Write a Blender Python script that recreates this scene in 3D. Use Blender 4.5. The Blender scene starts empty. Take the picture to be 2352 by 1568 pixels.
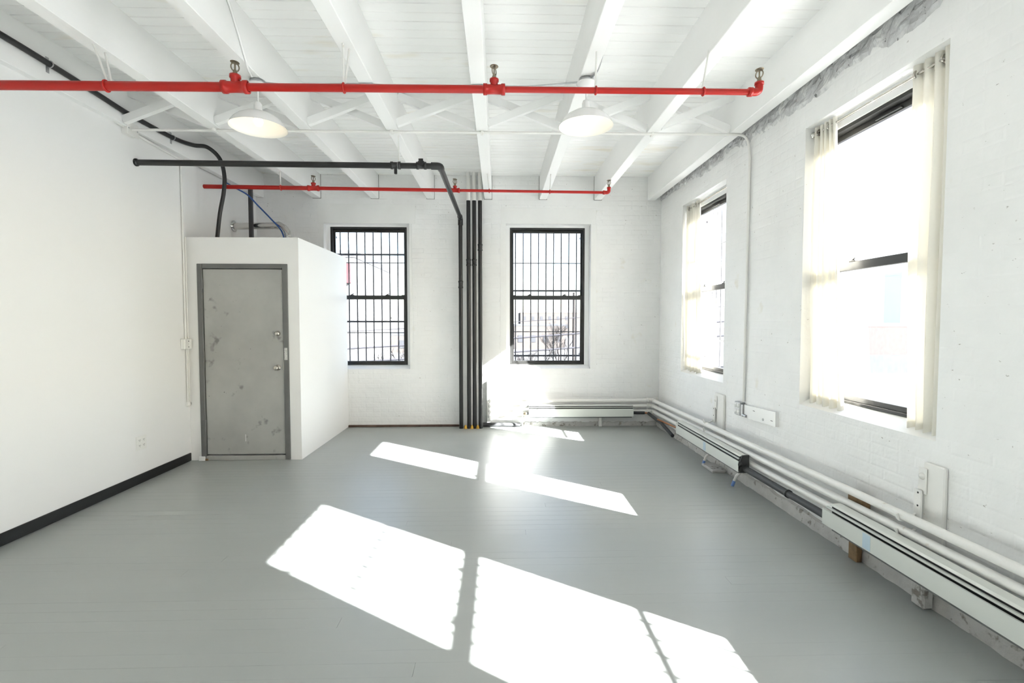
import bpy, math, random
from mathutils import Vector, Matrix

# ------------------------------------------------------------------ camera, sky, sun, exposure
SC = bpy.context.scene
COL = SC.collection
R = math.radians
cam_d = bpy.data.cameras.new('camera')
cam_d.sensor_width = 36.0
cam_d.lens = 1110.0 * 36.0 / 2352.0
cam_d.clip_start = 0.05
cam_d.clip_end = 2000
cam = bpy.data.objects.new('camera', cam_d)
COL.objects.link(cam)
cam.location = (0, 0, 1.48)
cam.rotation_euler = (R(90 - 2.373), 0, R(-1.546))
SC.camera = cam

SUN_EL, SUN_SLOPE = R(30.4), 0.69
world = bpy.data.worlds.new('sky'); SC.world = world; world.use_nodes = True
nt = world.node_tree; nt.nodes.clear()
wo = nt.nodes.new('ShaderNodeOutputWorld'); bg = nt.nodes.new('ShaderNodeBackground')
sky = nt.nodes.new('ShaderNodeTexSky'); sky.sky_type = 'NISHITA'; sky.sun_disc = False
sky.sun_elevation = SUN_EL
sky.sun_rotation = math.atan2(1.0, -SUN_SLOPE)
sky.air_density = 1.0; sky.dust_density = 2.0; sky.ozone_density = 1.0
mixw = nt.nodes.new('ShaderNodeMix'); mixw.data_type = 'RGBA'; mixw.inputs[0].default_value = 0.78
mixw.inputs[7].default_value = (0.98, 0.982, 1.0, 1)        # thin bright haze over the blue
skm = nt.nodes.new('ShaderNodeMix'); skm.data_type = 'RGBA'; skm.blend_type = 'MULTIPLY'; skm.inputs[0].default_value = 1.0
skm.inputs[7].default_value = (2.2, 2.2, 2.2, 1)
nt.links.new(sky.outputs[0], skm.inputs[6])
nt.links.new(skm.outputs[2], mixw.inputs[6])
nt.links.new(mixw.outputs[2], bg.inputs['Color']); bg.inputs['Strength'].default_value = 0.55
nt.links.new(bg.outputs[0], wo.inputs[0])

sun_d = bpy.data.lights.new('sun', 'SUN'); sun_d.energy = 30.0; sun_d.angle = R(0.53); sun_d.color = (1.0, 0.99, 0.98)
sun = bpy.data.objects.new('sun', sun_d); COL.objects.link(sun)
hx = 1.0 / math.hypot(1, SUN_SLOPE)
sun_to = Vector((hx * math.cos(SUN_EL), -SUN_SLOPE * hx * math.cos(SUN_EL), math.sin(SUN_EL)))
sun.rotation_euler = sun_to.to_track_quat('Z', 'Y').to_euler()
sun.location = (12, -8, 9)

vs = SC.view_settings
vs.view_transform = 'Standard'; vs.look = 'None'; vs.gamma = 1.0; vs.use_curve_mapping = False
vs.exposure = 1.65
SC.display_settings.display_device = 'sRGB'
cy = SC.cycles
cy.max_bounces = 7; cy.diffuse_bounces = 5; cy.glossy_bounces = 2; cy.transmission_bounces = 4; cy.transparent_max_bounces = 8
cy.use_adaptive_sampling = True; cy.adaptive_threshold = 0.05
cy.sample_clamp_indirect = 8.0; cy.caustics_reflective = False; cy.caustics_refractive = False

# ------------------------------------------------------------------ helpers
rnd = random.Random(7)
ORIG = {}

class MB:
    def __init__(s): s.v = []; s.f = []; s.sm = []
    def add(s, vs_, fs, smooth=False):
        n = len(s.v); s.v += [tuple(p) for p in vs_]
        for f in fs: s.f.append(tuple(i + n for i in f)); s.sm.append(smooth)
        return s
    def box(s, x0, x1, y0, y1, z0, z1, bev=0.0):
        x0, x1 = min(x0, x1), max(x0, x1); y0, y1 = min(y0, y1), max(y0, y1); z0, z1 = min(z0, z1), max(z0, z1)
        b = min(bev, (x1-x0)*.45, (y1-y0)*.45, (z1-z0)*.45)
        if b <= 0:
            v = [(x0,y0,z0),(x1,y0,z0),(x1,y1,z0),(x0,y1,z0),(x0,y0,z1),(x1,y0,z1),(x1,y1,z1),(x0,y1,z1)]
            return s.add(v, [(0,3,2,1),(4,5,6,7),(0,1,5,4),(1,2,6,5),(2,3,7,6),(3,0,4,7)])
        v = []; ix = {}
        for a, xx in ((0,x0),(1,x1)):
            for c, yy in ((0,y0),(1,y1)):
                for d, zz in ((0,z0),(1,z1)):
                    sx, sy, sz = (1-2*a)*b, (1-2*c)*b, (1-2*d)*b
                    ix[a,c,d,'x'] = len(v); v.append((xx, yy+sy, zz+sz))
                    ix[a,c,d,'y'] = len(v); v.append((xx+sx, yy, zz+sz))
                    ix[a,c,d,'z'] = len(v); v.append((xx+sx, yy+sy, zz))
        f = []
        for a in (0,1):
            q = [ix[a,0,0,'x'],ix[a,1,0,'x'],ix[a,1,1,'x'],ix[a,0,1,'x']]; f.append(q if a else q[::-1])
            q = [ix[0,a,0,'y'],ix[1,a,0,'y'],ix[1,a,1,'y'],ix[0,a,1,'y']]; f.append(q if not a else q[::-1])
            q = [ix[0,0,a,'z'],ix[1,0,a,'z'],ix[1,1,a,'z'],ix[0,1,a,'z']]; f.append(q if a else q[::-1])
        for a in (0,1):
            for c in (0,1):
                q = [ix[a,c,0,'x'],ix[a,c,1,'x'],ix[a,c,1,'y'],ix[a,c,0,'y']]; f.append(q if (a ^ c) else q[::-1])
                q = [ix[a,0,c,'x'],ix[a,1,c,'x'],ix[a,1,c,'z'],ix[a,0,c,'z']]; f.append(q if not (a ^ c) else q[::-1])
                q = [ix[0,a,c,'y'],ix[1,a,c,'y'],ix[1,a,c,'z'],ix[0,a,c,'z']]; f.append(q if (a ^ c) else q[::-1])
                for d in (0,1):
                    q = [ix[a,c,d,'x'],ix[a,c,d,'y'],ix[a,c,d,'z']]; f.append(q if not (a ^ c ^ d) else q[::-1])
        return s.add(v, f)
    def tube(s, pts, r, n=12, caps=True, smooth=True):
        P = [Vector(p) for p in pts]; rr = r if isinstance(r, (list, tuple)) else [r]*len(P)
        d0 = (P[1]-P[0]).normalized()
        up = Vector((0,0,1)) if abs(d0.z) < .9 else Vector((1,0,0))
        a = d0.cross(up).normalized(); vs_ = []; prev = d0
        for i, p in enumerate(P):
            if i == 0: d = d0
            elif i == len(P)-1: d = (P[i]-P[i-1]).normalized()
            else: d = ((P[i]-P[i-1]).normalized() + (P[i+1]-P[i]).normalized()).normalized()
            a = (a - d*a.dot(d)).normalized(); b = d.cross(a)
            k = 1.0
            if 0 < i < len(P)-1:
                c_ = max(.5, d.dot((P[i]-P[i-1]).normalized())); k = 1.0/c_ if c_ > .75 else 1.15
            for j in range(n):
                t = 2*math.pi*j/n; vs_.append(p + (a*math.cos(t) + b*math.sin(t))*rr[i]*(k if False else 1.0))
        fs = []
        for i in range(len(P)-1):
            for j in range(n):
                fs.append((i*n+j, i*n+(j+1) % n, (i+1)*n+(j+1) % n, (i+1)*n+j))
        s.add(vs_, fs, smooth)
        if caps:
            s.add(vs_[:n], [tuple(range(n))[::-1]]); s.add(vs_[-n:], [tuple(range(n))])
        return s
    def lathe(s, prof, c=(0,0,0), ax=(0,0,1), n=24, smooth=True):
        ax = Vector(ax).normalized(); c = Vector(c)
        a = ax.orthogonal().normalized(); b = ax.cross(a); vs_ = []
        for (r, h) in prof:
            for j in range(n):
                t = 2*math.pi*j/n; vs_.append(c + ax*h + (a*math.cos(t)+b*math.sin(t))*max(r, 1e-5))
        fs = []
        for i in range(len(prof)-1):
            for j in range(n): fs.append((i*n+j, i*n+(j+1) % n, (i+1)*n+(j+1) % n, (i+1)*n+j))
        return s.add(vs_, fs, smooth)
    def prism(s, poly, axis, a0, a1):
        """extrude a 2-D polygon along axis (0=x: poly is (y,z); 1=y: (x,z); 2=z: (x,y))"""
        n = len(poly); v = []
        for t in (a0, a1):
            for (p, q) in poly: v.append((t,p,q) if axis == 0 else (p,t,q) if axis == 1 else (p,q,t))
        f = [tuple(range(n)), tuple(range(2*n-1, n-1, -1))] + [(i, i+n, (i+1) % n+n, (i+1) % n) for i in range(n)]
        return s.add(v, f)
    def mesh(s, name, off=(0,0,0), fix=True):
        m = bpy.data.meshes.new(name); o = Vector(off)
        m.from_pydata([Vector(p)-o for p in s.v], [], s.f)
        m.polygons.foreach_set('use_smooth', s.sm)
        if fix:
            import bmesh
            bm = bmesh.new(); bm.from_mesh(m)
            bmesh.ops.recalc_face_normals(bm, faces=bm.faces); bm.to_mesh(m); bm.free()
        m.update(); return m
    def build(s, name, mat, parent=None, local=False, fix=True):
        off = (0,0,0) if (local or parent is None) else ORIG.get(parent.name, (0,0,0))
        o = bpy.data.objects.new(name, s.mesh(name, off, fix)); COL.objects.link(o)
        if mat: o.data.materials.append(mat)
        if parent is not None:
            o.parent = parent; ORIG[o.name] = off
        else: ORIG[o.name] = (0,0,0)
        return o

def tag(o, label, cat, group=None, kind=None):
    if label: o['label'] = label
    if cat: o['category'] = cat
    if group: o['group'] = group
    if kind: o['kind'] = kind
    return o
def thing(name, loc, label, cat, group=None, kind=None, rotz=0.0):
    o = bpy.data.objects.new(name, None); COL.objects.link(o); o.location = loc; o.rotation_euler = (0,0,rotz)
    o.empty_display_size = .05; ORIG[o.name] = tuple(loc)
    return tag(o, label, cat, group, kind)
def copy_tree(o, parent=None):
    c = o.copy(); COL.objects.link(c); c.parent = parent
    for ch in list(o.children): copy_tree(ch, c)
    return c
def inst(name, mesh, loc, parent, rot=None):
    o = bpy.data.objects.new(name, mesh); COL.objects.link(o); o.parent = parent; o.location = loc
    if rot: o.rotation_euler = rot
    return o
def bend(pts, rad=.05, n=6):
    """round the corners of a polyline"""
    P = [Vector(p) for p in pts]; out = [P[0]]
    for i in range(1, len(P)-1):
        a, b, c = P[i-1], P[i], P[i+1]
        r = min(rad, (a-b).length*.49, (c-b).length*.49)
        p, q = b+(a-b).normalized()*r, b+(c-b).normalized()*r
        for k in range(n+1):
            t = k/n; out.append(p*(1-t)**2 + b*2*t*(1-t) + q*t*t)
    out.append(P[-1]); return out
def smooth_path(pts, n=8):
    P = [Vector(p) for p in pts]; out = []
    for i in range(len(P)-1):
        p0, p1, p2, p3 = P[max(i-1,0)], P[i], P[i+1], P[min(i+2,len(P)-1)]
        for k in range(n):
            t = k/n
            out.append(.5*((2*p1)+(p2-p0)*t+(2*p0-5*p1+4*p2-p3)*t*t+(3*p1-p0-3*p2+p3)*t**3))
    out.append(P[-1]); return out

# ------------------------------------------------------------------ materials
def mat(name, col, rough=.5, metal=0.0, bump=0.0, bscale=30.0, var=0.0, vscale=3.0, spec=.5, stretch=(1,1,1), spots=None, cells=0.0, coat=0.0):
    m = bpy.data.materials.new(name); m.use_nodes = True; n = m.node_tree; b = n.nodes['Principled BSDF']
    b.inputs['Base Color'].default_value = (*col, 1); b.inputs['Roughness'].default_value = rough
    b.inputs['Metallic'].default_value = metal; b.inputs['Specular IOR Level'].default_value = spec
    if coat: b.inputs['Coat Weight'].default_value = coat
    geo = n.nodes.new('ShaderNodeNewGeometry'); mp = n.nodes.new('ShaderNodeMapping'); mp.inputs['Scale'].default_value = stretch
    n.links.new(geo.outputs['Position'], mp.inputs['Vector'])
    src = None
    if var:
        no = n.nodes.new('ShaderNodeTexNoise'); no.inputs['Scale'].default_value = vscale; no.inputs['Detail'].default_value = 3; no.inputs['Roughness'].default_value = .6
        n.links.new(mp.outputs[0], no.inputs['Vector'])
        rp = n.nodes.new('ShaderNodeValToRGB'); rp.color_ramp.elements[0].position = .3; rp.color_ramp.elements[1].position = .7
        lo = tuple(max(0, c*(1-var)) for c in col); hi = tuple(min(1, c*(1+var*.35)) for c in col)
        rp.color_ramp.elements[0].color = (*lo, 1); rp.color_ramp.elements[1].color = (*hi, 1)
        n.links.new(no.outputs['Fac'], rp.inputs[0]); src = rp.outputs[0]
    for (sc, lo, hi, c2, st) in (spots or []):
        mp2 = n.nodes.new('ShaderNodeMapping'); mp2.inputs['Scale'].default_value = st
        n.links.new(geo.outputs['Position'], mp2.inputs['Vector'])
        no = n.nodes.new('ShaderNodeTexNoise'); no.inputs['Scale'].default_value = sc; no.inputs['Detail'].default_value = 3; no.inputs['Roughness'].default_value = .6
        n.links.new(mp2.outputs[0], no.inputs['Vector'])
        mr = n.nodes.new('ShaderNodeMapRange'); mr.inputs[1].default_value = lo; mr.inputs[2].default_value = hi
        n.links.new(no.outputs['Fac'], mr.inputs[0])
        mx = n.nodes.new('ShaderNodeMix'); mx.data_type = 'RGBA'
        n.links.new(mr.outputs[0], mx.inputs[0])
        if src: n.links.new(src, mx.inputs[6])
        else: mx.inputs[6].default_value = (*col, 1)
        mx.inputs[7].default_value = (*c2, 1); src = mx.outputs[2]
    if src: n.links.new(src, b.inputs['Base Color'])
    if bump:
        no = n.nodes.new('ShaderNodeTexNoise'); no.inputs['Scale'].default_value = bscale; no.inputs['Detail'].default_value = 3
        n.links.new(mp.outputs[0], no.inputs['Vector'])
        bp = n.nodes.new('ShaderNodeBump'); bp.inputs['Strength'].default_value = bump; bp.inputs['Distance'].default_value = .02
        n.links.new(no.outputs['Fac'], bp.inputs['Height']); n.links.new(bp.outputs[0], b.inputs['Normal'])
    return m
def mat_emit(name, col, s):
    m = bpy.data.materials.new(name); m.use_nodes = True; b = m.node_tree.nodes['Principled BSDF']
    b.inputs['Base Color'].default_value = (1,1,1,1); b.inputs['Emission Color'].default_value = (*col,1); b.inputs['Emission Strength'].default_value = s
    return m
def mat_glass(name):
    m = bpy.data.materials.new(name); m.use_nodes = True; n = m.node_tree; n.nodes.clear()
    out = n.nodes.new('ShaderNodeOutputMaterial'); tr = n.nodes.new('ShaderNodeBsdfTransparent'); gl = n.nodes.new('ShaderNodeBsdfGlossy')
    tr.inputs[0].default_value = (.96,.97,.97,1); gl.inputs['Roughness'].default_value = .03
    lw = n.nodes.new('ShaderNodeLayerWeight'); lw.inputs[0].default_value = .5; mx = n.nodes.new('ShaderNodeMixShader')
    pw = n.nodes.new('ShaderNodeMath'); pw.operation = 'POWER'; pw.inputs[1].default_value = 5.0; n.links.new(lw.outputs['Facing'], pw.inputs[0])
    fr = n.nodes.new('ShaderNodeMath'); fr.operation = 'MULTIPLY_ADD'; fr.inputs[1].default_value = .5; fr.inputs[2].default_value = .02; n.links.new(pw.outputs[0], fr.inputs[0])
    n.links.new(fr.outputs[0], mx.inputs[0]); n.links.new(tr.outputs[0], mx.inputs[1]); n.links.new(gl.outputs[0], mx.inputs[2]); n.links.new(mx.outputs[0], out.inputs[0])
    return m
def mat_cloth(name, col, tcol):
    m = bpy.data.materials.new(name); m.use_nodes = True; n = m.node_tree; n.nodes.clear()
    out = n.nodes.new('ShaderNodeOutputMaterial'); d = n.nodes.new('ShaderNodeBsdfDiffuse'); t = n.nodes.new('ShaderNodeBsdfTranslucent')
    d.inputs[0].default_value = (*col,1); t.inputs[0].default_value = (*tcol,1)
    mx = n.nodes.new('ShaderNodeMixShader'); mx.inputs[0].default_value = .15
    geo = n.nodes.new('ShaderNodeNewGeometry'); wv = n.nodes.new('ShaderNodeTexWave'); wv.bands_direction = 'Z'; wv.inputs['Scale'].default_value = 220
    n.links.new(geo.outputs['Position'], wv.inputs['Vector'])
    bp = n.nodes.new('ShaderNodeBump'); bp.inputs['Strength'].default_value = .06; bp.inputs['Distance'].default_value = .002
    n.links.new(wv.outputs['Fac'], bp.inputs['Height']); n.links.new(bp.outputs[0], d.inputs['Normal'])
    n.links.new(d.outputs[0], mx.inputs[1]); n.links.new(t.outputs[0], mx.inputs[2]); n.links.new(mx.outputs[0], out.inputs[0])
    return m

GR = (.30,.28,.25)
M = {}
M['brick'] = mat('painted_brick', (.83,.83,.82), .55, bump=.26, bscale=15, var=.05, vscale=2.2,
                 spots=[(26, .70, .75, (.42,.40,.37), (1,1,1.6)), (3.0, .68, .80, (.72,.69,.61), (1,1,1))])
M['plaster'] = mat('painted_plaster', (.83,.83,.82), .5)
M['patch'] = mat('smooth_render', (.82,.82,.805), .55, bump=.12, bscale=14, var=.04, vscale=2.5)
M['board'] = mat('painted_ceiling_board', (.86,.86,.845), .45, bump=.22, bscale=14, var=.05, vscale=2.0, stretch=(.22,1.5,1),
                 spots=[(2.2, .60, .82, (.74,.68,.55), (.5,1.4,1)), (22, .74, .78, (.28,.23,.18), (.22,2.0,1))])
M['joist'] = mat('painted_joist', (.86,.86,.85), .45, bump=.15, bscale=12, var=.04, vscale=2.0, stretch=(1,.3,1),
                 spots=[(3.2, .70, .84, (.74,.70,.60), (1,.6,1))])
M['rough'] = mat('bare_mortar', (.60,.60,.605), .9, bump=.9, bscale=22, var=.2, vscale=10, spots=[(18, .64, .70, (.16,.16,.16), (1,1,1)), (7, .52, .64, (.74,.74,.73), (1,1,1))])
M['base'] = mat('chipped_wall_base', (.56,.55,.53), .7, bump=.4, bscale=30, var=.1, vscale=8, spots=[(14, .58, .66, (.25,.23,.20), (1,1,1))])
M['floor'] = mat('grey_floor_paint', (.360,.380,.366), .36, bump=.05, bscale=5, var=.05, vscale=1.0, stretch=(.6,1.6,1),
                 spots=[(9, .745, .765, (.12,.12,.12), (.35,5.5,1)), (12, .775, .79, (.50,.52,.52), (.4,4,1))])
M['gray'] = mat('grey_door_paint', (.41,.412,.395), .42, var=.14, vscale=2.6,
                spots=[(5.5, .645, .74, (.19,.19,.18), (1,1,1)), (24, .73, .75, (.10,.10,.10), (1,1,1))])
M['graydk'] = mat('grey_frame_paint', (.145,.148,.145), .4, var=.12, vscale=5)
M['black'] = mat('black_pipe_paint', (.012,.0125,.013), .38)
M['basebd'] = mat('black_baseboard', (.010,.011,.011), .42, spots=[(30, .74, .77, (.25,.25,.25), (1,1,1))])
M['insul'] = mat('dark_insulation', (.045,.046,.048), .6)
M['red'] = mat('red_sprinkler_paint', (.42,.012,.008), .34, spec=.4)
M['brass'] = mat('old_brass', (.26,.22,.16), .4, metal=.9)
M['chrome'] = mat('chrome', (.72,.71,.68), .16, metal=1.0)
M['nickel'] = mat('nickel', (.55,.52,.47), .22, metal=1.0)
M['galv'] = mat('galvanised', (.50,.51,.52), .4, metal=.7, var=.2, vscale=20)
M['wpipe'] = mat('white_painted_pipe', (.78,.77,.74), .42, bump=.12, bscale=30, spots=[(12, .70, .78, (.55,.46,.36), (1,1,1))])
M['heater'] = mat('heater_enamel', (.66,.68,.64), .32, var=.03)
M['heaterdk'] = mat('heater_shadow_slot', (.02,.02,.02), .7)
M['damper'] = mat('heater_damper', (.50,.52,.48), .4)
M['tape'] = mat('pale_blue_tape', (.50,.62,.70), .6)
M['btape'] = mat('blue_tape', (.16,.28,.62), .6)
M['frame'] = mat('dark_bronze_frame', (.022,.022,.021), .35)
M['guard'] = mat('guard_bar_paint', (.055,.055,.065), .5)
M['white'] = mat('white_enamel', (.82,.82,.81), .25)
M['wplastic'] = mat('white_plastic', (.80,.80,.77), .35)
M['wshade'] = mat('shade_inside', (.86,.83,.76), .4)
M['bulb'] = mat_emit('lit_bulb', (1.0,.80,.56), 2.6)
M['glass'] = mat_glass('window_glass')
M['cloth'] = mat_cloth('cream_voile', (.80,.775,.70), (.47,.44,.37))
M['copper'] = mat('copper', (.45,.20,.10), .4, metal=.8)
M['wood'] = mat('raw_wood', (.27,.175,.09), .7, var=.3, vscale=20)
M['wooddk'] = mat('brown_strip', (.12,.075,.055), .6, var=.4, vscale=12)
M['yellow'] = mat('yellow_foam', (.62,.36,.05), .8, bump=.5, bscale=60)
M['blue'] = mat('blue_cable', (.03,.09,.32), .4)
M['dot'] = mat('socket_hole', (.03,.03,.03), .6)
M['sticker'] = mat('paper_label', (.62,.62,.60), .6, spots=[(90, .55, .6, (.2,.2,.2), (1,1,3))])
M['crack'] = mat('dark_gap', (.13,.12,.11), .9)

# ------------------------------------------------------------------ the room shell
XL, XR, YB, YF = -3.28, 2.28, 6.80, -5.0
ZC, ZJ = 3.50, 3.175
WT = .24
OB = [(-2.42, -1.245, .81, 2.835), (.10, 1.29, .81, 2.84)]                       # openings, back wall (x0,x1,z0,z1)
OR = [(-4.60,-3.45,.85,2.91), (-2.23,-1.08,.85,2.91), (.18,1.33,.85,2.91), (2.44,3.59,.85,2.91), (4.84,5.99,.85,2.91)]   # right wall (y0,y1,..)

def pierced(mb, a0, a1, z0, z1, ops, put):
    cuts = sorted({a0, a1, *[o[0] for o in ops], *[o[1] for o in ops]})
    for i in range(len(cuts)-1):
        p, q = cuts[i], cuts[i+1]; m_ = (p+q)/2
        o = [k for k in ops if k[0] < m_ < k[1]]
        if not o: put(p, q, z0, z1)
        else: put(p, q, z0, o[0][2]); put(p, q, o[0][3], z1)

floor = MB().box(XL-.3, XR+.2, YF-.2, YB+.2, -.25, -.022).build('floor', M['floor'])
tag(floor, 'grey painted wooden plank floor of the empty loft', 'floor', kind='structure')
ceiling = MB().box(XL-.3, XR+.25, YF-.2, YB+.25, ZC+.022, ZC+.3).build('ceiling', M['board'])
tag(ceiling, 'white painted board ceiling carried on open joists', 'ceiling', kind='structure')

mb = MB(); pierced(mb, XL-.3, XR+WT, -.25, ZC+.1, OB, lambda p, q, r, s: mb.box(p, q, YB, YB+WT, r, s))
wall_back = tag(mb.build('wall_back', M['brick']), 'white painted brick wall with two barred windows at the end', 'wall', kind='structure')
mb = MB(); pierced(mb, YF-.2, YB, -.25, ZC+.1, OR, lambda p, q, r, s: mb.box(XR, XR+WT, p, q, r, s))
wall_right = tag(mb.build('wall_right', M['brick']), 'white painted brick wall with curtained windows on the right', 'wall', kind='structure')
mb = MB(); mb.box(XL-.25, XL, YF-.2, 5.19, -.25, ZC+.05); mb.box(XL-.25, XL-.05, 5.19, YB, -.25, ZC+.05)
wall_left = tag(mb.build('wall_left', M['plaster']), 'smooth white plasterboard wall above the black baseboard', 'wall', kind='structure')
wall_front = tag(MB().box(XL-.25, XR+WT, YF-.2, YF, -.25, ZC+.05).build('wall_front', M['plaster']), 'white wall behind the viewer, opposite the barred windows', 'wall', kind='structure')

# floor planks run across the room, one board per row piece
def plank_row(parent, name, y0, y1, ztop, zbot, mat_, cuts, gap, tilt):
    xs = [XL-.04] + cuts + [XR+.04]
    for i in range(len(xs)-1):
        m_ = MB(); t = tilt*rnd.uniform(-1, 1); b = gap
        x0, x1 = xs[i]+.0006, xs[i+1]-.0006
        a, c, e, g = y0+b, y1-b, ztop+t, ztop-t
        v = [(x0,a,e),(x1,a,e),(x1,c,g),(x0,c,g),(x0,a,zbot),(x1,a,zbot),(x1,c,zbot),(x0,c,zbot)]
        m_.add(v, [(0,1,2,3),(4,7,6,5),(0,4,5,1),(1,5,6,2),(2,6,7,3),(3,7,4,0)])
        m_.build(name, mat_, parent)
W = .083; y = 1.8; rows = 0
MB().box(XL-.04, XR+.04, YF, 1.8, -.02, 0.0).build('floor_area', M['floor'], floor)
while y < YB:
    y1 = min(y+W, YB); cut = [] if rows % 2 else [rnd.uniform(-2.4, 1.4)]
    plank_row(floor, 'plank', y, y1, 0.0, -.02, M['floor'], cut, .0003, .00022); y = y1; rows += 1
# ceiling boards
W = .0955; y = 2.5; rows = 0
MB().box(XL-.04, XR+.04, YF, 2.5, ZC, ZC+.02).build('board_area', M['board'], ceiling)
while y < YB:
    y1 = min(y+W, YB); cut = [rnd.choice([-1.71,-.95,-.15,.62,1.38])] if rows % 3 == 0 else []
    xs = [XL-.04] + cut + [XR+.04]
    g = .0036 if rows % 2 else .0010; dz = rnd.uniform(-.0012, .0012)
    for i in range(len(xs)-1):
        m_ = MB(); x0, x1 = xs[i]+.0008, xs[i+1]-.0008; a, c = y+g, y1-.0004; k = .004
        v = [(x0,a+k,ZC+dz),(x1,a+k,ZC+dz),(x1,c-k,ZC+dz),(x0,c-k,ZC+dz),(x0,a,ZC+.004),(x1,a,ZC+.004),(x1,c,ZC+.004),(x0,c,ZC+.004),(x0,a,ZC+.02),(x1,a,ZC+.02),(x1,c,ZC+.02),(x0,c,ZC+.02)]
        m_.add(v, [(0,3,2,1),(0,1,5,4),(2,3,7,6),(1,2,6,5),(3,0,4,7),(4,5,9,8),(6,7,11,10),(5,6,10,9),(7,4,8,11)])
        m_.build('board', M['board'], ceiling)
    y = y1; rows += 1

JX = [(XL-.02,-3.225), (-2.555,-2.45), (-1.762,-1.658), (-.996,-.892), (-.200,-.096), (.565,.668), (1.333,1.436), (2.088,2.195)]
for i, (a, b) in enumerate(JX):
    MB().box(a, b, YF, YB+.02, ZJ, ZC+.012, .004).build('joist', M['joist'], ceiling)
for (a, b) in JX[1:-1]:
    MB().box(a-.004, b+.004, YB-.0075, YB+.02, ZJ-.003, ZC).build('joist_pocket', M['crack'], wall_back)
# crossed bridging struts between the joists
YBR = 4.36
for i in range(len(JX)-1):
    a, b = JX[i][1], JX[i+1][0]
    for k, (za, zb, yy) in enumerate(((ZJ+.035, ZC-.03, YBR-.035), (ZC-.03, ZJ+.035, YBR+.035))):
        d = Vector((b-a, 0, zb-za)); n_ = Vector((-d.z, 0, d.x)).normalized()*.032
        p, q = Vector((a, yy, za)), Vector((b, yy, zb))
        m_ = MB(); v = []
        for yv in (-.022, .022):
            o_ = Vector((0, yv, 0)); v += [p-n_+o_, q-n_+o_, q+n_+o_, p+n_+o_]
        m_.add(v, [(0,1,2,3),(7,6,5,4),(0,4,5,1),(1,5,6,2),(2,6,7,3),(3,7,4,0)])
        m_.build('bridging_strut', M['joist'], ceiling)

# bricks: proud faces with soft shoulders, laid in running bond
BL, BH = .208, .0675
def brick_field(parent, a0, a1, z0, z1, skip, to_world, near_key, relief=1.0):
    cells = []
    nrow = int((z1-z0)/BH)+1
    for r_ in range(nrow):
        zz0, zz1 = z0+r_*BH, min(z0+(r_+1)*BH, z1)
        if zz1-zz0 < .02: continue
        a = a0 - (BL*.5 if r_ % 2 else 0)
        header = (r_ % 7 == 3); L = BL*.5 if header else BL
        while a < a1:
            p, q = max(a, a0), min(a+L, a1); a += L
            if q-p < .02: continue
            parts = [(p, q, zz0, zz1)]
            for (s0, s1, t0, t1) in skip:
                nxt = []
                for (p_, q_, c_, d_) in parts:
                    if q_ <= s0+.001 or p_ >= s1-.001 or d_ <= t0+.001 or c_ >= t1-.001: nxt.append((p_,q_,c_,d_)); continue
                    if p_ < s0: nxt.append((p_, s0, c_, d_))
                    if q_ > s1: nxt.append((s1, q_, c_, d_))
                    if p_ >= s0-.001 or q_ <= s1+.001:
                        pp, qq = max(p_, s0), min(q_, s1)
                        if d_ > t1: nxt.append((pp, qq, max(t1,c_), d_))
                        if c_ < t0: nxt.append((pp, qq, c_, min(t0,d_)))
                parts = nxt
            cells += [c for c in parts if c[1]-c[0] > .012 and c[3]-c[2] > .012]
    cells.sort(key=near_key)
    stuff = MB(); proto = {}
    for i, (p, q, c, d) in enumerate(cells):
        dep = relief*rnd.choice((.0006,.0016,.0022,.003,.0012)); w, h = q-p, d-c
        key = (round(w,3), round(h,3), dep)
        def geo(ca, cz, w=w, h=h, dep=dep):
            k = min(.012, w*.3, h*.3); t1_, t2_ = relief*.0005*rnd.uniform(-1,1), relief*.0005*rnd.uniform(-1,1)
            return [(ca-w/2,0,cz-h/2),(ca+w/2,0,cz-h/2),(ca+w/2,0,cz+h/2),(ca-w/2,0,cz+h/2),
                    (ca-w/2+k,dep+t1_,cz-h/2+k),(ca+w/2-k,dep+t2_,cz-h/2+k),(ca+w/2-k,dep-t1_,cz+h/2-k),(ca-w/2+k,dep-t2_,cz+h/2-k)]
        F_ = [(4,5,6,7),(0,1,5,4),(1,2,6,5),(2,3,7,6),(3,0,4,7)]
        if i < 300:
            me = proto.get(key)
            if me is None:
                m_ = MB().add([to_world(*v_) - to_world(0,0,0) for v_ in geo(0, 0)], F_)
                me = m_.mesh('brick', fix=False); me.materials.append(M['brick']); proto[key] = me
            inst('brick', me, to_world((p+q)/2, 0, (c+d)/2), parent)
        else: stuff.add([to_world(*v_) for v_ in geo((p+q)/2, (c+d)/2)], F_)
    if stuff.v:
        o = stuff.build('brickwork', M['brick'], parent, fix=False); o['kind'] = 'stuff'
LINT = [(-2.50, -1.16, 2.835, 3.10), (.03, 1.36, 2.84, 3.06), (1.29, 1.37, .81, 2.84), (.02, .10, .81, 2.84), (-1.245, -1.21, .81, 2.835), (-2.48,-2.42,.81,2.835)]
def bk_key(c): return (0 if c[2] > 3.0 else 1, abs((c[0]+c[1])/2 - 1.7) if c[0] > -.1 else 3 + abs((c[0]+c[1])/2 + .9))
brick_field(wall_back, -3.33, XR, 0.0, ZC, [(o[0], o[1], o[2], o[3]) for o in OB] + LINT + [(-3.33, -2.11, 0, 2.30)],
            lambda a, dp, z: Vector((a, YB-dp, z)), bk_key, .75)
brick_field(wall_right, .9, YB, 0.0, ZC, [(o[0], o[1], o[2], o[3]) for o in OR],
            lambda a, dp, z: Vector((XR-dp, a, z)), lambda c: (c[0] < 2.02, c[0]*1.0 + (3 if c[3] > 3.1 else 0)), .5)
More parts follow.
